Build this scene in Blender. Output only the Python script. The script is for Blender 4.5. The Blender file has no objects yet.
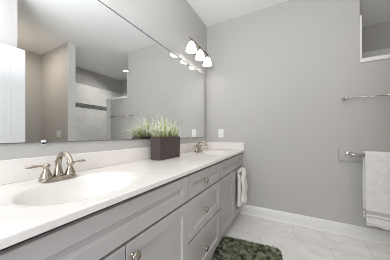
import bpy, bmesh, math, random
from mathutils import Vector, Matrix
random.seed(7)
R = math.radians
scene = bpy.context.scene
C = scene.collection

# ------------------------------------------------------------------ camera, world, light, exposure
CAM_X, CAM_Z, YAW = 1.0843, 1.0868, 28.394
cam_data = bpy.data.cameras.new('camera')
cam = bpy.data.objects.new('camera', cam_data)
C.objects.link(cam)
cam.location = (CAM_X, 0.0, CAM_Z)
cam.rotation_euler = (R(90), 0, R(YAW))
cam_data.sensor_width = 36.0
cam_data.lens = 169.93 / 390 * 36.0
cam_data.shift_y = 4.6 / 390
cam_data.clip_start = 0.02
scene.camera = cam

world = bpy.data.worlds.new('World')
scene.world = world
world.use_nodes = True
world.node_tree.nodes['Background'].inputs[0].default_value = (0.80, 0.88, 1.0, 1)
world.node_tree.nodes['Background'].inputs[1].default_value = 0.6

def area(name, loc, rot, sx, sy, power, color):
    l = bpy.data.lights.new(name, 'AREA')
    l.shape = 'RECTANGLE'
    l.size, l.size_y, l.energy, l.color = sx, sy, power, color
    o = bpy.data.objects.new(name, l)
    C.objects.link(o)
    o.location = loc
    o.rotation_euler = rot
    return o

# added fills: daylight from behind the camera, ceiling bounce, alcove; then the shower downlight
area('daylight_fill', (0.95, -1.38, 1.50), (R(90), 0, 0), 1.1, 1.3, 35.0, (0.93, 0.955, 1.0))  # added soft fill for daylight from behind the camera; its window is unseen
area('flash_fill', (0.85, 0.05, 1.80), (R(180 - 12), 0, 0), 0.5, 0.5, 27.0, (0.90, 0.95, 1.0))      # added upward fill, standing in for the photographer's flash off the ceiling
area('alcove_fill', (2.75, 0.93, 2.71), (0, 0, 0), 0.2, 0.1, 11.0, (1.0, 0.90, 0.79))  # added warm fill to brighten the alcove, kept hidden behind the wall
area('shower_lamp', (2.60, 3.02, 2.715), (R(-24), R(-14), 0), 0.12, 0.12, 10.0, (1.0, 0.98, 0.95))
bpy.data.lights['shower_lamp'].spread = R(125)
bpy.data.lights['shower_lamp'].shape = 'DISK'

scene.view_settings.view_transform = 'Standard'
scene.view_settings.look = 'None'
scene.view_settings.gamma = 1.0
scene.view_settings.use_curve_mapping = False
scene.view_settings.exposure = -0.14
scene.cycles.use_denoising = True
scene.cycles.max_bounces = 10
scene.cycles.diffuse_bounces = 6
scene.cycles.sample_clamp_indirect = 4.0
scene.cycles.blur_glossy = 0.5
scene.cycles.filter_width = 0.9

SHADE_GLOW = 0.85          # brightness of the lit glass shades

# ------------------------------------------------------------------ materials
def srgb(r, g, b):
    f = lambda c: (c / 255) / 12.92 if c / 255 <= 0.04045 else ((c / 255 + 0.055) / 1.055) ** 2.4
    return (f(r), f(g), f(b), 1.0)

class NT:
    def __init__(self, name):
        self.m = bpy.data.materials.new(name)
        self.m.use_nodes = True
        self.t = self.m.node_tree
        self.b = self.t.nodes['Principled BSDF']
    def n(self, kind, **kw):
        nd = self.t.nodes.new(kind)
        for k, v in kw.items():
            if k in nd.inputs:
                nd.inputs[k].default_value = v
            else:
                setattr(nd, k, v)
        return nd
    def l(self, a, b):
        self.t.links.new(a, b)

def mix(nt, fac, a, b):
    m = nt.n('ShaderNodeMix', data_type='RGBA')
    if hasattr(fac, 'links'):
        nt.l(fac, m.inputs[0])
    else:
        m.inputs[0].default_value = fac
    for v, i in ((a, 6), (b, 7)):
        if hasattr(v, 'links'):
            nt.l(v, m.inputs[i])
        else:
            m.inputs[i].default_value = v
    return m.outputs[2]

def ramp(nt, src, p0, p1):
    r = nt.n('ShaderNodeMapRange')
    r.inputs[1].default_value, r.inputs[2].default_value = p0, p1
    nt.l(src, r.inputs[0])
    return r.outputs[0]

def coords(nt, scale=(1, 1, 1), rot=(0, 0, 0), loc=(0, 0, 0)):
    tc = nt.n('ShaderNodeTexCoord')
    mp = nt.n('ShaderNodeMapping')
    mp.inputs['Scale'].default_value = scale
    mp.inputs['Rotation'].default_value = rot
    mp.inputs['Location'].default_value = loc
    nt.l(tc.outputs['Object'], mp.inputs[0])
    return mp.outputs[0]

def bump(nt, src, strength, dist):
    b = nt.n('ShaderNodeBump')
    b.inputs['Strength'].default_value = strength
    b.inputs['Distance'].default_value = dist
    nt.l(src, b.inputs['Height'])
    nt.l(b.outputs[0], nt.b.inputs['Normal'])

def paint(name, col, rough=0.6, spec=0.3, grain=260, bs=0.05, coat=0.0):
    nt = NT(name)
    nz = nt.n('ShaderNodeTexNoise', Scale=grain, Detail=3.0)
    nt.l(coords(nt), nz.inputs['Vector'])
    big = nt.n('ShaderNodeTexNoise', Scale=2.5, Detail=2.0)
    nt.l(coords(nt), big.inputs['Vector'])
    dark = tuple(c * 0.97 for c in col[:3]) + (1,)
    nt.l(mix(nt, big.outputs[0], dark, col), nt.b.inputs['Base Color'])
    nt.b.inputs['Roughness'].default_value = rough
    nt.b.inputs['Specular IOR Level'].default_value = spec
    nt.b.inputs['Coat Weight'].default_value = coat
    if bs:
        bump(nt, nz.outputs[0], bs, 0.002)
    return nt.m

def metal(name, col, rough):
    nt = NT(name)
    nz = nt.n('ShaderNodeTexNoise', Scale=180.0, Detail=2.0)
    nt.l(coords(nt, (1, 1, 8)), nz.inputs['Vector'])
    nt.b.inputs['Base Color'].default_value = col
    nt.b.inputs['Metallic'].default_value = 1.0
    mr = nt.n('ShaderNodeMapRange')
    mr.inputs[3].default_value, mr.inputs[4].default_value = rough * 0.8, rough * 1.2
    nt.l(nz.outputs[0], mr.inputs[0])
    nt.l(mr.outputs[0], nt.b.inputs['Roughness'])
    return nt.m

M = {}
M['wall'] = paint('wall_paint', srgb(192, 190, 187), 0.75, 0.2)
M['ceiling'] = paint('ceiling_paint', srgb(248, 248, 247), 0.9, 0.1)
M['trim'] = paint('white_trim_paint', srgb(236, 235, 232), 0.35, 0.4, bs=0.0)
M['door'] = paint('white_door_paint', srgb(238, 239, 240), 0.35, 0.4, bs=0.0)
M['cabinet'] = paint('grey_cabinet_paint', srgb(184, 179, 177), 0.42, 0.4, grain=120, bs=0.02)
M['toe'] = paint('toe_paint_gap_shade', srgb(92, 87, 84), 0.7, 0.2)  # toe kick paint; on the carcasses it paints in shade for the gaps
M['nickel'] = metal('brushed_nickel', srgb(176, 166, 154), 0.26)
M['steel'] = metal('polished_steel', srgb(205, 203, 200), 0.16)
M['plate'] = paint('white_plastic', srgb(240, 239, 236), 0.35, 0.4, bs=0.0)
M['plate_dark'] = paint('slot_shadow_plastic', srgb(120, 118, 116), 0.5, 0.3, bs=0.0)
M['soil'] = paint('planter_soil', srgb(58, 48, 40), 0.95, 0.1, grain=90, bs=0.8)
M['edge'] = paint('mirror_edge', srgb(112, 114, 114), 0.4, 0.4, bs=0.0)
M['plastic_clip'] = paint('clear_clip_plastic', srgb(236, 236, 232), 0.2, 0.5, bs=0.0)

def mirror_mat():
    nt = NT('mirror_silver')
    nt.b.inputs['Base Color'].default_value = (0.92, 0.93, 0.925, 1)
    nt.b.inputs['Metallic'].default_value = 1.0
    nt.b.inputs['Roughness'].default_value = 0.0
    return nt.m
M['mirror'] = mirror_mat()

def marble_counter():
    nt = NT('cultured_marble')
    nz = nt.n('ShaderNodeTexNoise', Scale=3.0, Detail=5.0, Distortion=1.6)
    nt.l(coords(nt), nz.inputs['Vector'])
    f = ramp(nt, nz.outputs[0], 0.35, 0.7)
    nt.l(mix(nt, f, srgb(234, 229, 224), srgb(227, 222, 217)), nt.b.inputs['Base Color'])
    nt.b.inputs['Roughness'].default_value = 0.16
    nt.b.inputs['Specular IOR Level'].default_value = 0.2
    return nt.m
M['counter'] = marble_counter()

def floor_tile():
    nt = NT('marble_floor_tile')
    v = coords(nt, (1, 1, 1), (0, 0, 0), (0.07, 0.11, 0))
    bk = nt.n('ShaderNodeTexBrick', Scale=1.0)
    bk.offset = 0.5
    bk.inputs['Mortar Size'].default_value = 0.0022
    bk.inputs['Mortar Smooth'].default_value = 0.3
    bk.inputs['Brick Width'].default_value = 0.61
    bk.inputs['Row Height'].default_value = 0.305
    bk.inputs['Color1'].default_value = (0, 0, 0, 1)
    bk.inputs['Color2'].default_value = (1, 1, 1, 1)
    nt.l(v, bk.inputs['Vector'])
    # per-tile shift of the veins
    add = nt.n('ShaderNodeVectorMath', operation='MULTIPLY_ADD')
    nt.l(bk.outputs['Color'], add.inputs[0])
    add.inputs[1].default_value = (3.1, 4.7, 0)
    nt.l(coords(nt, (1.0, 2.2, 1), (0, 0, R(38))), add.inputs[2])
    cloud = nt.n('ShaderNodeTexNoise', Scale=2.6, Detail=4.0, Distortion=0.8)
    nt.l(add.outputs[0], cloud.inputs['Vector'])
    vein = nt.n('ShaderNodeTexNoise', Scale=2.2, Detail=5.0, Distortion=1.4)
    nt.l(add.outputs[0], vein.inputs['Vector'])
    sub = nt.n('ShaderNodeMath', operation='SUBTRACT')
    nt.l(vein.outputs[0], sub.inputs[0])
    sub.inputs[1].default_value = 0.5
    ab = nt.n('ShaderNodeMath', operation='ABSOLUTE')
    nt.l(sub.outputs[0], ab.inputs[0])
    vf = ramp(nt, ab.outputs[0], 0.035, 0.0)
    base = mix(nt, ramp(nt, cloud.outputs[0], 0.35, 0.65), srgb(240, 238, 236), srgb(228, 226, 224))
    half = nt.n('ShaderNodeMath', operation='MULTIPLY')
    nt.l(vf, half.inputs[0])
    half.inputs[1].default_value = 0.3
    veined = mix(nt, half.outputs[0], base, srgb(188, 185, 182))
    nt.l(mix(nt, bk.outputs['Fac'], veined, srgb(202, 200, 197)), nt.b.inputs['Base Color'])
    nt.b.inputs['Roughness'].default_value = 0.32
    return nt.m
M['floor'] = floor_tile()

def wall_tile(name, axis):
    """White marble wall tile in a running bond, with a dark glass mosaic band at eye height."""
    nt = NT(name)
    tc = nt.n('ShaderNodeTexCoord')
    sp = nt.n('ShaderNodeSeparateXYZ')
    nt.l(tc.outputs['Object'], sp.inputs[0])
    cb = nt.n('ShaderNodeCombineXYZ')
    nt.l(sp.outputs['Y' if axis == 'y' else 'X'], cb.inputs[0])
    nt.l(sp.outputs['Z'], cb.inputs[1])
    bk = nt.n('ShaderNodeTexBrick', Scale=1.0)
    bk.inputs['Mortar Size'].default_value = 0.002
    bk.inputs['Brick Width'].default_value = 0.61
    bk.inputs['Row Height'].default_value = 0.305
    nt.l(cb.outputs[0], bk.inputs['Vector'])
    nz = nt.n('ShaderNodeTexNoise', Scale=3.0, Detail=5.0, Distortion=1.6)
    nt.l(tc.outputs['Object'], nz.inputs['Vector'])
    base = mix(nt, ramp(nt, nz.outputs[0], 0.3, 0.7), srgb(236, 235, 232), srgb(218, 217, 214))
    base = mix(nt, bk.outputs['Fac'], base, srgb(212, 210, 206))
    ms = nt.n('ShaderNodeTexBrick', Scale=1.0)
    ms.inputs['Mortar Size'].default_value = 0.002
    ms.inputs['Brick Width'].default_value = 0.075
    ms.inputs['Row Height'].default_value = 0.025
    ms.inputs['Color1'].default_value = srgb(64, 68, 66)
    ms.inputs['Color2'].default_value = srgb(132, 134, 130)
    ms.inputs['Mortar'].default_value = srgb(118, 118, 114)
    nt.l(cb.outputs[0], ms.inputs['Vector'])
    lo = nt.n('ShaderNodeMath', operation='GREATER_THAN')
    hi = nt.n('ShaderNodeMath', operation='LESS_THAN')
    nt.l(sp.outputs['Z'], lo.inputs[0]); lo.inputs[1].default_value = 1.755
    nt.l(sp.outputs['Z'], hi.inputs[0]); hi.inputs[1].default_value = 1.865
    an = nt.n('ShaderNodeMath', operation='MULTIPLY')
    nt.l(lo.outputs[0], an.inputs[0]); nt.l(hi.outputs[0], an.inputs[1])
    nt.l(mix(nt, an.outputs[0], base, ms.outputs['Color']), nt.b.inputs['Base Color'])
    nt.b.inputs['Roughness'].default_value = 0.3
    return nt.m
M['tile_y'] = wall_tile('shower_tile_along_y', 'y')
M['tile_x'] = wall_tile('shower_tile_along_x', 'x')

def glow(name, col, strength):
    nt = NT(name)
    nz = nt.n('ShaderNodeTexNoise', Scale=26.0, Detail=3.0, Distortion=1.2)
    nt.l(coords(nt), nz.inputs['Vector'])
    mr = nt.n('ShaderNodeMapRange')
    mr.inputs[3].default_value, mr.inputs[4].default_value = strength * 0.55, strength * 1.45
    nt.l(nz.outputs[0], mr.inputs[0])
    nt.b.inputs['Base Color'].default_value = (0.9, 0.9, 0.88, 1)
    nt.b.inputs['Roughness'].default_value = 0.3
    nt.b.inputs['Emission Color'].default_value = col
    nt.l(mr.outputs[0], nt.b.inputs['Emission Strength'])
    return nt.m
M['shade'] = glow('alabaster_glass_lit', (1.0, 0.95, 0.88, 1), SHADE_GLOW)
M['bulb'] = glow('bulb_lit', (1.0, 0.93, 0.85, 1), 38.0)
M['lens'] = glow('downlight_lens_lit', (1.0, 0.95, 0.88, 1), 6.0)

def wood():
    nt = NT('dark_planter_wood')
    nz = nt.n('ShaderNodeTexNoise', Scale=14.0, Detail=6.0, Distortion=1.0)
    nt.l(coords(nt, (6, 1, 9)), nz.inputs['Vector'])
    nt.l(mix(nt, ramp(nt, nz.outputs[0], 0.3, 0.7), srgb(60, 51, 48), srgb(86, 75, 70)), nt.b.inputs['Base Color'])
    nt.b.inputs['Roughness'].default_value = 0.6
    bump(nt, nz.outputs[0], 0.3, 0.002)
    return nt.m
M['wood'] = wood()

def leaf(name, a, b):
    nt = NT(name)
    nz = nt.n('ShaderNodeTexNoise', Scale=40.0, Detail=2.0)
    nt.l(coords(nt), nz.inputs['Vector'])
    sp = nt.n('ShaderNodeSeparateXYZ')
    nt.l(coords(nt), sp.inputs[0])
    nt.l(mix(nt, ramp(nt, sp.outputs['Z'], 0.17, 0.25), srgb(140, 158, 84), mix(nt, nz.outputs[0], a, b)), nt.b.inputs['Base Color'])
    nt.b.inputs['Roughness'].default_value = 0.5
    nt.b.inputs['Specular IOR Level'].default_value = 0.25
    tr = nt.n('ShaderNodeBsdfTranslucent')
    tr.inputs[0].default_value = b
    mx = nt.n('ShaderNodeMixShader')
    mx.inputs[0].default_value = 0.4
    nt.l(nt.b.outputs[0], mx.inputs[1])
    nt.l(tr.outputs[0], mx.inputs[2])
    nt.l(mx.outputs[0], nt.t.nodes['Material Output'].inputs['Surface'])
    return nt.m
M['leaf_green'] = leaf('leaf_green', srgb(158, 176, 104), srgb(204, 216, 156))
M['leaf_pale'] = leaf('leaf_pale', srgb(236, 238, 218), srgb(248, 248, 240))

def terry(name, bands=False, col=(242, 241, 240)):
    nt = NT(name)
    nz = nt.n('ShaderNodeTexNoise', Scale=320.0, Detail=2.0)
    nt.l(coords(nt), nz.inputs['Vector'])
    fold = nt.n('ShaderNodeTexNoise', Scale=30.0, Detail=3.0)
    nt.l(coords(nt), fold.inputs['Vector'])
    base = mix(nt, ramp(nt, fold.outputs[0], 0.3, 0.7), srgb(*col), srgb(*(c - 12 for c in col)))
    if bands:
        tc = nt.n('ShaderNodeTexCoord')
        sp = nt.n('ShaderNodeSeparateXYZ')
        nt.l(tc.outputs['Object'], sp.inputs[0])
        for z0, z1, c in bands:
            a = nt.n('ShaderNodeMath', operation='GREATER_THAN'); a.inputs[1].default_value = z0
            b = nt.n('ShaderNodeMath', operation='LESS_THAN'); b.inputs[1].default_value = z1
            nt.l(sp.outputs['Z'], a.inputs[0]); nt.l(sp.outputs['Z'], b.inputs[0])
            m = nt.n('ShaderNodeMath', operation='MULTIPLY')
            nt.l(a.outputs[0], m.inputs[0]); nt.l(b.outputs[0], m.inputs[1])
            base = mix(nt, m.outputs[0], base, srgb(*c))
    nt.l(base, nt.b.inputs['Base Color'])
    nt.b.inputs['Roughness'].default_value = 0.95
    nt.b.inputs['Specular IOR Level'].default_value = 0.1
    nt.b.inputs['Sheen Weight'].default_value = 0.2
    bump(nt, nz.outputs[0], 0.5, 0.002)
    return nt.m
M['bath_towel'] = terry('white_terry_banded', [(-0.572, -0.536, (198, 194, 193)), (-0.604, -0.590, (204, 201, 199)), (-0.668, -0.658, (216, 213, 211))])
M['hand_towel'] = terry('cream_terry', False, (240, 237, 230))

def rug_mat():
    nt = NT('green_shag')
    nz = nt.n('ShaderNodeTexNoise', Scale=27.0, Detail=4.0, Distortion=0.6)
    nt.l(coords(nt), nz.inputs['Vector'])
    nt.l(mix(nt, ramp(nt, nz.outputs[0], 0.40, 0.62), srgb(72, 80, 60), srgb(168, 172, 146)), nt.b.inputs['Base Color'])
    nt.b.inputs['Roughness'].default_value = 0.95
    nt.b.inputs['Specular IOR Level'].default_value = 0.1
    return nt.m
M['rug'] = rug_mat()

# ------------------------------------------------------------------ mesh helpers
def new():
    return bmesh.new()

def box(bm, x0, x1, y0, y1, z0, z1, mi=0):
    vs = [bm.verts.new(p) for p in ((x0, y0, z0), (x1, y0, z0), (x1, y1, z0), (x0, y1, z0),
                                    (x0, y0, z1), (x1, y0, z1), (x1, y1, z1), (x0, y1, z1))]
    for idx in ((3, 2, 1, 0), (4, 5, 6, 7), (0, 1, 5, 4), (1, 2, 6, 5), (2, 3, 7, 6), (3, 0, 4, 7)):
        f = bm.faces.new([vs[i] for i in idx])
        f.material_index = mi
    return bm

def lathe(bm, prof, n=24, center=(0, 0, 0), axis='z', mi=0, cap=True):
    """prof: list of (radius, height); spun round the axis through center."""
    rings = []
    cx, cy, cz = center
    for r, h in prof:
        ring = []
        for k in range(n):
            a = 2 * math.pi * k / n
            p, q = r * math.cos(a), r * math.sin(a)
            if axis == 'z':
                v = (cx + p, cy + q, cz + h)
            elif axis == 'x':
                v = (cx + h, cy + p, cz + q)
            else:
                v = (cx + q, cy + h, cz + p)
            ring.append(bm.verts.new(v))
        rings.append(ring)
    for a, b in zip(rings, rings[1:]):
        for k in range(n):
            f = bm.faces.new((a[k], a[(k + 1) % n], b[(k + 1) % n], b[k]))
            f.material_index = mi
            f.smooth = True
    if cap:
        for rg, flip in ((rings[0], True), (rings[-1], False)):
            f = bm.faces.new(list(reversed(rg)) if flip else rg)
            f.material_index = mi
    return bm

def tube(bm, pts, rad, n=14, flat=1.0):
    """A round bar along pts; rad one number or one per point; flat squashes it along the frame's second axis."""
    pts = [Vector(p) for p in pts]
    rads = rad if isinstance(rad, (list, tuple)) else [rad] * len(pts)
    rings = []
    up = None
    for i, p in enumerate(pts):
        t = (pts[min(i + 1, len(pts) - 1)] - pts[max(i - 1, 0)]).normalized()
        if up is None:
            up = Vector((0, 0, 1)) if abs(t.z) < 0.9 else Vector((0, 1, 0))
        s = t.cross(up).normalized()
        up = s.cross(t).normalized()
        ring = []
        for k in range(n):
            a = 2 * math.pi * k / n
            ring.append(bm.verts.new(p + s * (rads[i] * math.cos(a)) + up * (rads[i] * flat * math.sin(a))))
        rings.append(ring)
    for a, b in zip(rings, rings[1:]):
        for k in range(n):
            f = bm.faces.new((a[k], a[(k + 1) % n], b[(k + 1) % n], b[k]))
            f.smooth = True
    bm.faces.new(list(reversed(rings[0])))
    bm.faces.new(rings[-1])
    return bm

def obj(name, bm, mats, parent=None, loc=(0, 0, 0), bevel=0.0, seg=2, smooth=False):
    bmesh.ops.recalc_face_normals(bm, faces=bm.faces)
    me = bpy.data.meshes.new(name)
    bm.to_mesh(me)
    bm.free()
    for m in (mats if isinstance(mats, (list, tuple)) else [mats]):
        me.materials.append(M[m])
    if smooth:
        for p in me.polygons:
            p.use_smooth = True
    o = bpy.data.objects.new(name, me)
    C.objects.link(o)
    o.location = loc
    if parent:
        o.parent = parent
    if bevel:
        b = o.modifiers.new('bevel', 'BEVEL')
        b.width, b.segments, b.limit_method, b.angle_limit = bevel, seg, 'ANGLE', R(40)
        b.harden_normals = False
    return o

def thing(name, label, cat, loc=(0, 0, 0), group=None):
    o = bpy.data.objects.new(name, None)
    o.empty_display_size = 0.05
    C.objects.link(o)
    o.location = loc
    return tag(o, label, cat, group)

def tag(o, label, cat, group=None):
    o['label'], o['category'] = label, cat
    if group:
        o['group'] = group
    return o

def struct(name, bm, mat, label=None, parent=None, loc=(0, 0, 0), bevel=0.0):
    o = obj(name, bm, mat, parent, loc, bevel)
    if not parent:
        o['kind'] = 'structure'
        if label:
            o['label'] = label
            o['category'] = name.split('_')[0]
    return o

def copy_tree(o, loc, label):
    r = o.copy()
    C.objects.link(r)
    r.location = loc
    r['label'] = label
    for ch in list(o.children):
        c = ch.copy(); C.objects.link(c); c.parent = r
        for g in ch.children:
            d = g.copy(); C.objects.link(d); d.parent = c
    return r

# ------------------------------------------------------------------ room shell
D, H = 2.385, 2.738                 # back wall plane, ceiling
FX, SY = 3.42, 3.52                 # far side wall, shower end wall
WE, HW = 1.755, 2.42                # end of the full back wall, end of the half wall
PX, PY0, PY1 = 2.37, 1.59, 1.71     # partition between alcove and shower
WR, WRY = 1.60, 0.733               # wall behind the open door
NEAR = -1.45

struct('floor', box(new(), -0.12, FX + 0.12, NEAR - 0.12, SY + 0.12, -0.1, 0), 'floor', 'pale veined marble tile floor')
struct('ceiling', box(new(), -0.12, FX + 0.12, NEAR - 0.12, SY + 0.12, H, H + 0.1), 'ceiling', 'white flat ceiling')
struct('wall_left', box(new(), -0.12, 0, NEAR, D + 0.115, 0, H), 'wall', 'grey wall behind the mirror and vanity')
struct('wall_back', box(new(), 0, WE, D, D + 0.115, 0, H), 'wall', 'grey end wall with the towel bars')
struct('wall_half', box(new(), WE, HW, D, D + 0.115, 0, 1.842), 'wall', 'grey half wall in front of the shower')
struct('wall_far', box(new(), FX, FX + 0.12, WRY - 0.12, SY + 0.12, 0, H), 'wall', 'grey far side wall of alcove and shower')
struct('wall_shower_end', box(new(), 1.2, FX, SY, SY + 0.12, 0, H), 'wall', 'grey end wall of the shower')
struct('wall_shower_side', box(new(), 1.08, 1.2, D + 0.115, SY + 0.12, 0, H), 'wall', 'grey side wall of the shower')
struct('wall_partition', box(new(), PX, FX, PY0, PY1, 0, H), 'wall', 'grey partition between alcove and shower')
bm = box(new(), WR, WR + 0.12, NEAR, -0.74, 0, H)       # with the doorway the open door belongs to
box(bm, WR, WR + 0.12, -0.74, -0.012, 2.05, H)
box(bm, WR, WR + 0.12, -0.012, WRY, 0, H)
struct('wall_right', bm, 'wall', 'grey wall behind the open white door')
struct('wall_alcove', box(new(), WR + 0.12, FX, WRY - 0.12, WRY, 0, H), 'wall', 'grey near wall of the alcove')
# near wall, with an unseen window added for the daylight fill
bm = new()
box(bm, -0.12, 0.35, NEAR - 0.12, NEAR, 0, H)
box(bm, 1.55, WR + 0.12, NEAR - 0.12, NEAR, 0, H)
box(bm, 0.35, 1.55, NEAR - 0.12, NEAR, 0, 0.82)
box(bm, 0.35, 1.55, NEAR - 0.12, NEAR, 2.2, H)
struct('wall_near', bm, 'wall', 'grey near wall with an unseen added window')

# shower tiles
struct('wall_far_tile', box(new(), FX - 0.01, FX, PY1, SY, 0, 2.34), 'tile_y', 'white marble shower tile with a dark mosaic band')
struct('wall_shower_end_tile', box(new(), 1.2, FX - 0.01, SY - 0.01, SY, 0, 2.34), 'tile_x', 'white marble tile on the shower end wall')
# trims: half wall cap, tiled jamb, half wall end, partition
struct('trim_1', box(new(), WE, HW + 0.015, D - 0.016, D + 0.13, 1.836, 1.876), 'trim', 'white cap on the half wall', bevel=0.003)
struct('trim_2', box(new(), WE, WE + 0.014, D - 0.008, D + 0.115, 1.872, 2.33), 'trim', 'white tiled edge of the wall opening')
struct('trim_3', box(new(), HW - 0.105, HW + 0.01, D - 0.010, D + 0.115, 0.14, 1.838), 'trim', 'white end post of the half wall')

struct('trim_4', box(new(), PX - 0.010, PX, PY0, PY1, 0, H), 'trim', 'white end face of the partition')

# baseboards: profiled board plus shoe moulding
def baseboard(name, x0, x1, label):
    prof = [(0, 0), (-0.026, 0), (-0.026, 0.012), (-0.021, 0.021), (-0.015, 0.024), (-0.015, 0.098),
            (-0.011, 0.106), (-0.009, 0.117), (-0.005, 0.126), (0, 0.128)]
    bm = new()
    a = [bm.verts.new((x0, D + p, z)) for p, z in prof]
    b = [bm.verts.new((x1, D + p, z)) for p, z in prof]
    n = len(prof)
    for k in range(n):
        bm.faces.new((a[k], a[(k + 1) % n], b[(k + 1) % n], b[k]))
    bm.faces.new(a); bm.faces.new(list(reversed(b)))
    return struct(name, bm, 'trim', label)
baseboard('baseboard_back', 0.47, HW + 0.01, 'white baseboard with shoe moulding along the end wall')

# the open door, flat against the right wall
d = struct('door_1', box(new(), 1.522, 1.557, 0.012, 0.776, 0.012, 2.035), 'door', 'white two panel door standing open', bevel=0.002)
def panel(z0, z1):
    bm = new()
    y0, y1 = 0.012 + 0.115, 0.776 - 0.115
    w = 0.028
    xf = 1.522
    loops = [((y0, y1, z0, z1), xf - 0.0005), ((y0 + .006, y1 - .006, z0 + .006, z1 - .006), xf - 0.0015),
             ((y0 + w, y1 - w, z0 + w, z1 - w), xf - 0.001),
             ((y0 + w + .03, y1 - w - .03, z0 + w + .03, z1 - w - .03), xf - 0.002)]
    rg = []
    for (a, b, c, e), x in loops:
        rg.append([bm.verts.new(p) for p in ((x, a, c), (x, b, c), (x, b, e), (x, a, e))])
    for p, q in zip(rg, rg[1:]):
        for k in range(4):
            bm.faces.new((p[k], p[(k + 1) % 4], q[(k + 1) % 4], q[k]))
    bm.faces.new(rg[-1])
    return bm
struct('door_panel', panel(1.07, 1.92), 'door', parent=d)
struct('door_panel', panel(0.24, 0.93), 'door', parent=d)
bm = new()
lathe(bm, [(0.027, 0), (0.027, -0.006), (0.011, -0.01), (0.011, -0.035), (0.025, -0.042), (0.028, -0.055), (0.02, -0.066), (0.004, -0.069)],
      20, (1.522, 0.715, 0.95), 'x')
struct('door_knob', bm, 'nickel', parent=d)

# ------------------------------------------------------------------ vanity cabinets
CF, CT = 0.524, 0.847     # carcass front, carcass top (underside of worktop)
FT = 0.021                # thickness of doors and drawer fronts
ZB = 0.100

def shaker(y0, y1, z0, z1, frame=0.056):
    """A shaker front: flat frame, bevelled step, recessed flat panel. Front plane x = CF + FT."""
    bm = new()
    xb, xf = CF, CF + FT
    def loop(i, x):
        return [bm.verts.new(p) for p in ((x, y0 + i, z0 + i), (x, y1 - i, z0 + i), (x, y1 - i, z1 - i), (x, y0 + i, z1 - i))]
    rg = [loop(0, xb), loop(0, xf - 0.002), loop(0.002, xf), loop(frame, xf), loop(frame + 0.001, xf - 0.002),
          loop(frame + 0.0085, xf - 0.0125), loop(frame + 0.0095, xf - 0.013)]
    for p, q in zip(rg, rg[1:]):
        for k in range(4):
            bm.faces.new((p[k], p[(k + 1) % 4], q[(k + 1) % 4], q[k]))
    bm.faces.new(rg[-1])
    bm.faces.new(list(reversed(rg[0])))
    return bm

def knob_bm(y, z):
    bm = new()
    lathe(bm, [(0.009, 0), (0.009, 0.002), (0.006, 0.005), (0.0055, 0.014), (0.011, 0.016), (0.0200, 0.020),
               (0.0215, 0.0255), (0.0185, 0.0300), (0.011, 0.0325), (0.004, 0.0335)], 20, (CF + FT, y, z), 'x')
    return bm

def carcass(y0, y1):
    bm = new()
    t = 0.018                                   # an open-topped case of boards
    box(bm, 0.004, CF - 0.001, y0, y0 + t, ZB, CT - 0.0005)
    box(bm, 0.004, CF - 0.001, y1 - t, y1, ZB, CT - 0.0005)
    box(bm, 0.004, CF - 0.001, y0 + t, y1 - t, ZB, ZB + t)
    box(bm, 0.004, 0.004 + t, y0 + t, y1 - t, ZB + t, CT - 0.0005)
    return bm

def toe(y0, y1):
    return box(new(), 0.004, CF - 0.06, y0, y1, 0, ZB)

def sink_base(y0, y1, seam, knobs, label, shut=0.004):
    t = thing('vanity_cabinet', label, 'cabinet', (0, 0, 0), 'grey vanity cabinets under the worktop')
    obj('carcass', carcass(y0, y1), 'toe', t)  # coloured dark so the gaps around the fronts read as shade
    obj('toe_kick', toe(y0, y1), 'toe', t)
    obj('false_front', shaker(y0 + shut, y1 - shut, 0.677, 0.827), 'cabinet', t)
    for (a, b), k in (((y0 + shut, seam - shut / 2), knobs[0]), ((seam + shut / 2, y1 - shut), knobs[1])):
        dr = obj('door', shaker(a, b, ZB + 0.004, 0.664), 'cabinet', t)
        if k:
            obj('knob', knob_bm(k, 0.612), 'nickel', dr)
    return t

YA, YB, YC = -0.02, 0.911, 1.497
sink_base(YA, YB, 0.444, (0.415, 0.474), 'grey shaker sink cabinet under the nearer basin, left of the drawers')
t = thing('vanity_cabinet', 'grey shaker drawer unit with three nickel knobs between the sink cabinets', 'cabinet', (0, 0, 0),
          'grey vanity cabinets under the worktop')
obj('carcass', carcass(YB, YC), 'toe', t)  # dark colour stands in for shade in the gaps between drawers
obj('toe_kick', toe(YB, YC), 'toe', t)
for z0, z1 in ((0.677, 0.827), (0.411, 0.664), (0.104, 0.398)):
    dr = obj('drawer', shaker(YB + .004, YC - .004, z0, z1), 'cabinet', t)
    obj('knob', knob_bm(1.14, (z0 + z1) / 2), 'nickel', dr)
sink_base(YC, D - 0.003, 1.94, (None, None), 'grey shaker sink cabinet against the end wall, right of the drawers')

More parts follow.
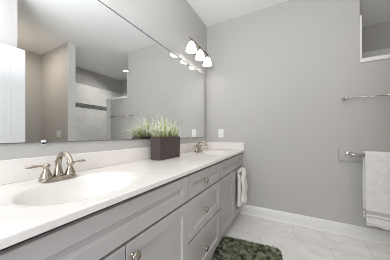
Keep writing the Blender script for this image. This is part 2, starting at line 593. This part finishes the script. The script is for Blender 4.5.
# ------------------------------------------------------------------ worktop with two oval basins
WT, WB, WX = 0.872, 0.848, 0.565
W0, W1 = -0.03, D - 0.001
BAS = [0.425, 1.91]
BX, RX, RY = 0.310, 0.208, 0.252
def worktop():
    bm = new()
    n = 64
    # fan patches: each sink has its own rectangle
    cuts = [W0, (BAS[0] + BAS[1]) / 2, W1]
    for i, cy in enumerate(BAS):
        y0, y1, x0, x1 = cuts[i], cuts[i + 1], 0.001, WX - 0.004
        outer, inner = [], []
        angs = [2 * math.pi * k / n for k in range(n)]
        for c in ((x0, y0), (x1, y0), (x1, y1), (x0, y1)):
            angs.append(math.atan2(c[1] - cy, c[0] - BX) % (2 * math.pi))
        angs = sorted(set(round(a, 6) for a in angs))
        for a in angs:
            ca, sa = math.cos(a), math.sin(a)
            ts = []
            if ca > 1e-9: ts.append((x1 - BX) / ca)
            if ca < -1e-9: ts.append((x0 - BX) / ca)
            if sa > 1e-9: ts.append((y1 - cy) / sa)
            if sa < -1e-9: ts.append((y0 - cy) / sa)
            s = min(ts)
            outer.append(bm.verts.new((BX + s * ca, cy + s * sa, WT)))
            th = math.atan2(sa / RY, ca / RX)
            inner.append(bm.verts.new((BX + RX * math.cos(th), cy + RY * math.sin(th), WT)))
        m = len(angs)
        for k in range(m):
            bm.faces.new((outer[k], outer[(k + 1) % m], inner[(k + 1) % m], inner[k]))
        # short rolled lip into the bowl
    # front edge and underside
    prof = [(WX - 0.004, WT), (WX - 0.001, WT - 0.001), (WX, WT - 0.004), (WX, WB + 0.002), (WX - 0.002, WB), (CF - 0.06, WB)]
    a = [bm.verts.new((x, W0, z)) for x, z in prof]
    b = [bm.verts.new((x, W1, z)) for x, z in prof]
    for k in range(len(prof) - 1):
        bm.faces.new((a[k], a[k + 1], b[k + 1], b[k]))
    box(bm, 0.001, WX - 0.001, W0 - 0.0005, W0, WB, WT - 0.001)
    return bm

def bowl():
    bm = new()
    n = 64
    prof = [(1.0, 0.0), (0.985, -0.0012), (0.95, -0.0030), (0.91, -0.0042), (0.885, -0.0062), (0.865, -0.0100), (0.84, -0.017), (0.80, -0.030),
            (0.74, -0.048), (0.66, -0.068), (0.55, -0.086), (0.42, -0.098), (0.26, -0.105), (0.10, -0.108)]
    rings = []
    for s, z in prof:
        # bowl centre slides a little towards the faucet
        rings.append([bm.verts.new((-0.02 * (1 - s) + RX * s * math.cos(2 * math.pi * k / n),
                                    RY * s * math.sin(2 * math.pi * k / n), z)) for k in range(n)])
    for p, q in zip(rings, rings[1:]):
        for k in range(n):
            bm.faces.new((p[k], p[(k + 1) % n], q[(k + 1) % n], q[k])).smooth = True
    bm.faces.new(rings[-1])
    return bm

top = thing('vanity_worktop', 'glossy white marble double sink worktop running along the mirror wall', 'worktop', (0, 0, 0))
obj('slab', worktop(), 'counter', top)
for cy in BAS:
    b = obj('basin', bowl(), 'counter', top, (BX, cy, WT))
    bm = new()
    lathe(bm, [(0.0225, 0), (0.0225, 0.003), (0.017, 0.004), (0.015, 0.001), (0.002, 0.0)], 24, (-0.018, 0, -0.107))
    obj('drain', bm, 'nickel', b)
obj('backsplash', box(new(), 0.0005, 0.02, W0, W1, WT + 0.0003, 0.977), 'counter', top, bevel=0.003)
obj('side_splash', box(new(), 0.0205, WX, D - 0.02, W1, WT + 0.0003, 0.977), 'counter', top, bevel=0.003)

# ------------------------------------------------------------------ faucets
def faucet(loc, label):
    t = thing('faucet', label, 'faucet', loc, 'brushed nickel faucets on the worktop')
    # base plate: stepped bar, long axis y
    bm = new()
    def slab(hx, hy, z0, z1, k=1.0):
        n = 8
        pts = []
        r = hx * 0.45
        for cx, cy, a0 in ((hx - r, hy - r, 0), (-hx + r, hy - r, 90), (-hx + r, -hy + r, 180), (hx - r, -hy + r, 270)):
            for j in range(n + 1):
                a = R(a0 + 90 * j / n)
                pts.append((cx + r * math.cos(a), cy + r * math.sin(a)))
        lo = [bm.verts.new((x, y, z0)) for x, y in pts]
        hi = [bm.verts.new((x * k, y * k if abs(k - 1) < 1e-6 else y - (1 - k) * hx * (1 if y > 0 else -1), z1)) for x, y in pts]
        for j in range(len(pts)):
            bm.faces.new((lo[j], lo[(j + 1) % len(pts)], hi[(j + 1) % len(pts)], hi[j]))
        bm.faces.new(hi); bm.faces.new(list(reversed(lo)))
    slab(0.028, 0.073, 0, 0.007)
    slab(0.026, 0.071, 0.007, 0.015, 0.8)
    obj('base_plate', bm, 'nickel', t, bevel=0.0015)
    for s in (-1, 1):
        bm = new()
        lathe(bm, [(0.025, 0.0), (0.0255, 0.004), (0.022, 0.008), (0.021, 0.014), (0.0170, 0.024), (0.0115, 0.038), (0.0098, 0.048),
                   (0.0142, 0.053), (0.0145, 0.058), (0.012, 0.064), (0.004, 0.068)], 20, (0, s * 0.049, 0.013))
        h = obj('handle', bm, 'nickel', t)
        bm = new()
        tube(bm, [(0.0, s * 0.048, 0.070), (0.001, s * 0.064, 0.0715), (0.002, s * 0.080, 0.0725), (0.003, s * 0.096, 0.0730),
                  (0.004, s * 0.110, 0.0730), (0.004, s * 0.119, 0.0728), (0.004, s * 0.123, 0.0726)],
             [0.0095, 0.0070, 0.0070, 0.0090, 0.0102, 0.0076, 0.002], 12, 0.70)
        obj('lever', bm, 'nickel', h)
    # spout: flared foot, gooseneck towards +x, drooping nozzle
    pts, rad = [], []
    for k in range(6):
        f = k / 5
        pts.append((-0.004, 0, 0.013 + 0.058 * f)); rad.append(0.0225 - 0.0100 * min(1, f * 1.25))
    for k in range(1, 15):
        a = R(180 - 158 * k / 14)
        pts.append((-0.004 + 0.058 + 0.058 * math.cos(a), 0, 0.071 + 0.053 * math.sin(a))); rad.append(0.0125 - 0.0020 * k / 14)
    pts.append((0.1110, 0, 0.0870)); rad.append(0.0128)
    pts.append((0.1155, 0, 0.0785)); rad.append(0.0128)
    bm = new()
    tube(bm, pts, rad, 16)
    obj('spout', bm, 'nickel', t)
    bm = new()
    tube(bm, [(-0.024, 0, 0.013), (-0.024, 0, 0.075)], 0.003, 10)
    lathe(bm, [(0.003, 0), (0.0075, 0.004), (0.0085, 0.009), (0.006, 0.013), (0.001, 0.015)], 14, (-0.024, 0, 0.074))
    obj('lift_rod', bm, 'nickel', t)
    return t
fa = faucet((0.106, 0.413, WT + 0.0006), 'brushed nickel two handle faucet on the nearer basin, left of the planter')
copy_tree(fa, (0.108, 1.895, WT + 0.0006), 'brushed nickel two handle faucet on the farther basin, near the end wall')

# ------------------------------------------------------------------ mirror
MY0, MY1, MZ0, MZ1 = 0.0, 2.295, 1.049, 1.961
bm = new()
box(bm, 0.0005, 0.006, MY0, MY1, MZ0, MZ1, 1)
bm.faces.ensure_lookup_table()
for f in bm.faces:
    if f.calc_center_median().x > 0.0055:
        f.material_index = 0
mi = obj('wall_mirror', bm, ['mirror', 'edge'])
tag(mi, 'large frameless mirror on the wall above the vanity', 'mirror')
for z0, z1 in ((MZ1 - 0.003, MZ1 + 0.003), (MZ0 - 0.003, MZ0 + 0.0015)):
    obj('edge_channel', box(new(), 0.0062, 0.0085, MY0, MY1, z0, z1), 'edge', mi)
obj('edge_channel', box(new(), 0.0062, 0.0085, MY1 - 0.001, MY1 + 0.001, MZ0 + 0.002, MZ1 - 0.0035), 'edge', mi)
for y in (0.39, 1.9):
    bm = new()
    box(bm, 0.0065, 0.010, y - 0.009, y + 0.009, MZ0 - 0.012, MZ0 + 0.010)
    box(bm, 0.0005, 0.010, y - 0.009, y + 0.009, MZ0 - 0.016, MZ0 - 0.0005)
    obj('clip', bm, 'plastic_clip', mi, bevel=0.001)

# ------------------------------------------------------------------ vanity lights
def vanity_light(loc, label):
    t = thing('vanity_light', label, 'wall lamp', loc, 'three shade vanity lights above the mirror')
    bm = new()
    lathe(bm, [(0.058, 0.0005), (0.058, 0.006), (0.050, 0.014), (0.030, 0.018), (0.012, 0.022)], 28, (0, 0, 0), 'x')
    tube(bm, [(0.015, 0, 0), (0.06, 0, 0.004), (0.115, 0, 0.0)], 0.008, 12)
    obj('backplate', bm, 'nickel', t)
    bm = new()
    tube(bm, [(0.115, -0.245, 0), (0.115, 0.245, 0)], 0.0085, 14)
    for s in (-1, 1):
        lathe(bm, [(0.0085, 0), (0.013, 0.003 * s), (0.014, 0.010 * s), (0.009, 0.018 * s), (0.002, 0.021 * s)], 16, (0.115, s * 0.243, 0), 'y')
    obj('bar', bm, 'nickel', t)
    for y in (-0.225, 0, 0.225):
        bm = new()
        lathe(bm, [(0.007, 0), (0.007, -0.022), (0.021, -0.026), (0.023, -0.032), (0.023, -0.054), (0.018, -0.056)], 20, (0.115, y, 0))
        so = obj('socket', bm, 'nickel', t)
        # bell shade: outside profile down, inside profile back up
        bm = new()
        out = [(0.023, -0.040), (0.029, -0.047), (0.037, -0.058), (0.046, -0.076), (0.054, -0.098), (0.061, -0.120), (0.0655, -0.137), (0.067, -0.144), (0.0665, -0.149)]
        inn = [(0.0635, -0.148), (0.0615, -0.137), (0.057, -0.120), (0.050, -0.098), (0.042, -0.078), (0.033, -0.062), (0.026, -0.054)]
        lathe(bm, out + inn, 32, (0.115, y, 0), cap=False)
        obj('glass_shade', bm, 'shade', t)
        bm = new()
        lathe(bm, [(0.012, -0.056), (0.014, -0.070), (0.024, -0.088), (0.027, -0.103), (0.024, -0.118), (0.013, -0.128), (0.002, -0.130)], 20, (0.115, y, 0))
        obj('bulb', bm, 'bulb', so)
    return t
vl = vanity_light((0, 1.930, 2.198), 'three shade brushed nickel vanity light above the mirror near the end wall')
copy_tree(vl, (0, 0.42, 2.198), 'three shade brushed nickel vanity light above the nearer basin')

# ------------------------------------------------------------------ switch plates
def plate(name, loc, rot, w, h, cells, label, cat):
    t = thing(name, label, cat, loc)
    t.rotation_euler = (0, 0, rot)
    # local: wall plane at y = 0, facing -y
    obj('cover', box(new(), -w / 2, w / 2, -0.006, -0.0003, -h / 2, h / 2), 'plate', t, bevel=0.003)
    for i in range(cells):
        cx = (i - (cells - 1) / 2) * 0.046
        r = obj('rocker', box(new(), cx - 0.0165, cx + 0.0165, -0.010, -0.006, -0.033, 0.033), 'plate', t, bevel=0.0015)
        obj('seam', box(new(), cx - 0.0178, cx + 0.0178, -0.0066, -0.0058, -0.0345, 0.0345), 'plate_dark', t)
    return t
plate('wall_outlet', (0.231, D, 1.106), 0, 0.078, 0.124, 1, 'white outlet plate on the end wall above the side splash', 'outlet')
plate('light_switch', (2.68, PY0, 1.10), 0, 0.17, 0.124, 3, 'white switch plate on the partition wall, seen in the mirror', 'light switch')

# ------------------------------------------------------------------ towel bars
def bar_thing(loc, half, rad, post, label, plank=False):
    t = thing('towel_bar', label, 'towel bar', loc)
    off = 0.0
    if plank:
        obj('mounting_board', box(new(), -half - 0.058, half + 0.058, -0.019, -0.0003, -0.069, 0.069), 'wall', t, bevel=0.002)
        off = -0.019
    yb = off - 0.058
    bm = new()
    tube(bm, [(-half - 0.008, yb, 0), (half + 0.008, yb, 0)], rad, 16)
    obj('bar', bm, 'steel', t)
    for s in (-1, 1):
        bm = new()
        lathe(bm, [(post, off - 0.0004), (post, off - 0.004), (post * 0.85, off - 0.009), (post * 0.5, off - 0.014), (post * 0.42, off - 0.03), (post * 0.5, yb + 0.012),
                   (post * 0.62, yb + 0.004), (post * 0.62, yb - 0.006), (post * 0.5, yb - 0.013), (post * 0.1, yb - 0.016)], 20, (s * half, 0, 0), 'y')
        obj('post', bm, 'steel', t)
    return t
bar_thing((1.932, D, 1.470), 0.300, 0.0068, 0.024, 'slim empty chrome towel bar on the end wall, above the towel')
t = thing('towel_bar', 'thick steel towel bar on a grey board, holding the bath towel', 'towel bar', (1.965, D, 0.880))
obj('mounting_board', box(new(), -0.385, 0.385, -0.019, -0.0003, -0.073, 0.065), 'wall', t, bevel=0.002)
pts, n = [], 8
for sgn in (-1, 1):
    arc = [(sgn * 0.300, -0.0195, 0), (sgn * 0.300, -0.045, 0)]
    for k in range(1, n + 1):
        a = R(90 * k / n)
        arc.append((sgn * (0.300 - 0.030 * (1 - math.cos(a))), -0.047 - 0.030 * math.sin(a), 0))
    pts += arc if sgn < 0 else arc[::-1]
obj('bar', tube(new(), pts, 0.0175, 16), 'steel', t)
for sgn in (-1, 1):
    bm = new()
    lathe(bm, [(0.036, -0.0194), (0.036, -0.022), (0.032, -0.027), (0.020, -0.030), (0.016, -0.031)], 24, (sgn * 0.300, 0, 0), 'y')
    obj('flange', bm, 'steel', t)

# ------------------------------------------------------------------ towels
def drape(width, r, front, back, nx, nz, fold, thick, seed, gather=0.02):
    """A towel over a bar along local x (bar axis at the origin): back flap, over the bar, front flap (-y)."""
    rnd = random.Random(seed)
    ph = [rnd.uniform(0, 6.28) for _ in range(6)]
    prof = []
    for k in range(nz):
        prof.append((r, -back * (1 - k / nz)))
    for k in range(9):
        a = math.pi * k / 8
        prof.append((r * math.cos(a), r * math.sin(a)))
    for k in range(1, nz + 1):
        prof.append((-r, -front * k / nz))
    bm = new()
    rows = []
    for (y, z) in prof:
        row = []
        dn = max(0, -z) / front
        for i in range(nx + 1):
            u = i / nx
            x = (u - 0.5) * width
            w = fold * (0.25 + dn) * (math.sin(u * 9.5 + ph[0]) * 0.6 + math.sin(u * 17 + ph[1] + dn * 1.2) * 0.4)
            x2 = (x * (1 - 0.02 * dn) if gather < 0.1 else x * (1 - gather + gather * min(1, dn * 1.3))) + 0.006 * dn * math.sin(ph[2] + dn * 5)
            if gather > 0.1:                      # a bunched towel: flaps close under the bar, lumpy folds
                y2 = y * (1 - 0.36 * min(1, max(0, -z - 0.02) / 0.06))
                w = fold * min(1, max(0, -z) / 0.08) * (0.5 + dn) * (math.sin(u * 8 + ph[0] + dn * 2.5) + 0.6 * math.sin(dn * 9 + ph[4]))
                w = -abs(w) if sgn_of(y) < 0 else -0.3 * abs(w)
                x2 += (0.012 if y < 0 else -0.004) * min(1, dn * 2) + 0.010 * math.sin(dn * 6 + ph[5])
                row.append(bm.verts.new((x2, y2 + (w if y < 0 else 0), z - 0.012 * dn * math.sin(u * 5 + ph[3]))))
                continue
            zz = z - 0.006 * dn * math.sin(u * 7 + ph[3])
            sgn = -1 if y < 0 else 1
            row.append(bm.verts.new((x2, y + (w if sgn < 0 else -abs(w) * 0.2), zz)))
        rows.append(row)
    for a, b in zip(rows, rows[1:]):
        for i in range(nx):
            bm.faces.new((a[i], a[i + 1], b[i + 1], b[i])).smooth = True
    return bm

def sgn_of(v):
    return -1 if v < 0 else 1

def towel_obj(name, bm, mat, loc, rot, thick, label, cat, fuzz):
    o = obj(name, bm, mat, None, loc)
    o.rotation_euler = (0, 0, rot)
    s = o.modifiers.new('thick', 'SOLIDIFY')
    s.thickness, s.offset = thick, 0
    b = o.modifiers.new('round', 'SUBSURF')
    b.levels = b.render_levels = 2
    tx = bpy.data.textures.new('terry_' + name, 'CLOUDS')
    tx.noise_scale = 0.012
    dp = o.modifiers.new('pile', 'DISPLACE')
    dp.texture, dp.strength, dp.mid_level = tx, fuzz, 0.5
    return tag(o, label, cat)
towel_obj('bath_towel', drape(0.42, 0.034, 0.690, 0.64, 26, 26, 0.014, 0.012, 3), 'bath_towel', (1.974, D - 0.077, 0.880), 0, 0.016,
          'white bath towel with woven bands hanging from the lower towel bar', 'towel', 0.004)

# over-the-door bar and the hand towel on it (far sink cabinet, right door)
t = thing('cabinet_towel_bar', 'small dark towel bar hooked over the last cabinet door, under the hand towel', 'towel bar', (CF + FT, 2.155, 0.6645))
bm = new()
tube(bm, [(0.048, -0.135, -0.037), (0.048, 0.135, -0.037)], 0.0035, 12)
obj('bar', bm, 'nickel', t)
for s in (-1, 1):
    bm = new()
    y = s * 0.128
    box(bm, 0.0008, 0.0025, y - 0.008, y + 0.008, -0.05, 0.0030)
    box(bm, -0.0225, 0.0025, y - 0.008, y + 0.008, 0.0012, 0.0030)
    box(bm, 0.0025, 0.048, y - 0.004, y + 0.004, -0.041, -0.033)
    obj('hook', bm, 'nickel', t)
towel_obj('hand_towel', drape(0.185, 0.0275, 0.370, 0.415, 14, 22, 0.012, 0.012, 9, 0.42), 'hand_towel', (CF + FT + 0.048, 2.135, 0.6275), R(90), 0.036,
          'cream hand towel hanging on the last cabinet door beside the end wall', 'towel', 0.005)

# ------------------------------------------------------------------ potted grass
PW, PL, PH = 0.102, 0.305, 0.196
pl = thing('potted_grass', 'variegated green and white grass in a dark brown wooden box on the worktop', 'potted plant', (0.118, 1.238, WT + 0.0006))
bm = new()
def ringbox(bm, hx, hy, z):
    return [bm.verts.new(p) for p in ((-hx, -hy, z), (hx, -hy, z), (hx, hy, z), (-hx, hy, z))]
hx, hy = PW / 2, PL / 2
rg = [ringbox(bm, hx - 0.003, hy - 0.003, 0), ringbox(bm, hx, hy, PH), ringbox(bm, hx - 0.008, hy - 0.008, PH), ringbox(bm, hx - 0.010, hy - 0.010, PH - 0.03)]
for p, q in zip(rg, rg[1:]):
    for k in range(4):
        bm.faces.new((p[k], p[(k + 1) % 4], q[(k + 1) % 4], q[k]))
bm.faces.new(rg[-1]); bm.faces.new(list(reversed(rg[0])))
obj('planter_box', bm, 'wood', pl, bevel=0.002)
obj('soil', box(new(), -hx + 0.0105, hx - 0.0105, -hy + 0.0105, hy - 0.0105, PH - 0.031, PH - 0.014), 'soil', pl)
bm = new()
rnd = random.Random(21)
def blade(base, az, lean, length, wid, mi):
    d = Vector((math.cos(az), math.sin(az), 0))
    side = Vector((-d.y, d.x, 0))
    p = Vector(base)
    ang = lean * 0.4
    segs = 6
    prev = None
    for k in range(segs + 1):
        f = k / segs
        w = wid * (0.55 + 0.9 * f if f < 0.5 else 1.0 * (1 - f) / 0.5) + 0.0003
        a, b = bm.verts.new(p - side * w), bm.verts.new(p + side * w)
        if prev:
            fc = bm.faces.new((prev[0], prev[1], b, a))
            fc.material_index = mi
            fc.smooth = True
        prev = (a, b)
        ang = lean * (0.40 + 0.95 * f)
        p = p + (d * math.sin(ang) + Vector((0, 0, math.cos(ang)))) * (length / segs)
for i in range(230):
    bx_, by_ = rnd.uniform(-hx + .014, hx - .014), rnd.uniform(-hy + .014, hy - .014)
    along = by_ / hy
    az = rnd.uniform(0, 2 * math.pi)
    if rnd.random() < 0.7:
        az = math.copysign(math.pi / 2, along - 0.3 + rnd.uniform(-.7, .7)) + rnd.gauss(0.1, .45)
    lean = rnd.uniform(0.55, 1.7) if rnd.random() < 0.88 else rnd.uniform(0.05, 0.4)
    ln = rnd.uniform(0.13, 0.25) * (1.08 - 0.4 * abs(along + 0.1))
    if along < -0.3:
        lean = max(lean, rnd.uniform(0.8, 1.5))
        if rnd.random() < 0.5: az = -math.pi / 2 + rnd.uniform(-0.2, 0.9)
    if along > 0.4:
        ln *= 0.75
        if math.sin(az) > 0: lean *= 0.45
    if math.cos(az) < -0.3:          # mirror side: upright
        lean *= 0.5
    pale = rnd.random() < 0.55 + 0.3 * min(1, lean)
    blade((bx_, by_, PH - 0.018), az, min(lean, 2.3), ln, rnd.uniform(0.0036, 0.0070), 1 if pale else 0)
for i in range(160):                 # short green undergrowth
    blade((rnd.uniform(-hx + .014, hx - .014), rnd.uniform(-hy + .014, hy - .014), PH - 0.018), rnd.uniform(0, 6.28),
          rnd.uniform(0.1, 0.7), rnd.uniform(0.05, 0.11), rnd.uniform(0.002, 0.004), 0)
for v in bm.verts:
    if v.co.x < -0.108:
        v.co.x = -0.108 + 0.002 * rnd.random()
obj('foliage', bm, ['leaf_green', 'leaf_pale'], pl)

# ------------------------------------------------------------------ bath mat
def bath_mat():
    bm = new()
    hw, hl, rc = 0.285, 0.43, 0.075
    n = 10
    out = []
    for cx, cy, a0 in ((hw - rc, hl - rc, 0), (-hw + rc, hl - rc, 90), (-hw + rc, -hl + rc, 180), (hw - rc, -hl + rc, 270)):
        for j in range(n + 1):
            a = R(a0 + 90 * j / n)
            out.append((cx + rc * math.cos(a), cy + rc * math.sin(a)))
    def ring(s, z):
        return [bm.verts.new((x * s, y * (1 - (1 - s) * hw / hl), z)) for x, y in out]
    rg = [ring(1, 0.0005), ring(1, 0.008), ring(0.97, 0.013), ring(0.9, 0.014)]
    for p, q in zip(rg, rg[1:]):
        for k in range(len(out)):
            bm.faces.new((p[k], p[(k + 1) % len(out)], q[(k + 1) % len(out)], q[k]))
    bm.faces.new(rg[-1]); bm.faces.new(list(reversed(rg[0])))
    rnd = random.Random(5)
    for i in range(42000):
        x, y = rnd.uniform(-hw, hw), rnd.uniform(-hl, hl)
        ax, ay = max(0, abs(x) - (hw - rc)), max(0, abs(y) - (hl - rc))
        if math.hypot(ax, ay) > rc - 0.004:
            continue
        az, ln = rnd.uniform(0, 6.283), rnd.uniform(0.010, 0.020)
        lx = 0.55 * math.sin(x * 23 + 1.3 * math.sin(y * 17)) + rnd.gauss(0, .45)
        ly = 0.55 * math.sin(y * 19 + 1.7 * math.sin(x * 21) + 2) + rnd.gauss(0, .45)
        w = 0.0016
        z = 0.012
        a = bm.verts.new((x - w * math.cos(az), y - w * math.sin(az), z))
        b = bm.verts.new((x + w * math.cos(az), y + w * math.sin(az), z))
        c = bm.verts.new((x + lx * ln * .6, y + ly * ln * .6, z + ln * 0.85))
        bm.faces.new((a, b, c))
    return bm
bmat = obj('bath_mat', bath_mat(), 'rug', None, (0.80, 1.335, 0.0))
bmat.rotation_euler = (0, 0, R(6))
tag(bmat, 'dark green shaggy bath mat on the floor in front of the drawers', 'bath mat')

# ------------------------------------------------------------------ shower downlight
rl = thing('recessed_light', 'round recessed downlight in the shower ceiling, seen in the mirror', 'ceiling light', (2.60, 3.02, H))
bm = new()
lathe(bm, [(0.092, -0.0004), (0.092, -0.006), (0.086, -0.010), (0.072, -0.010), (0.068, -0.0004)], 32, cap=False)
obj('trim_ring', bm, 'trim', rl)
bm = new()
lathe(bm, [(0.0675, -0.0008), (0.067, -0.004), (0.03, -0.006), (0.002, -0.0065)], 32)
obj('lens', bm, 'lens', rl)
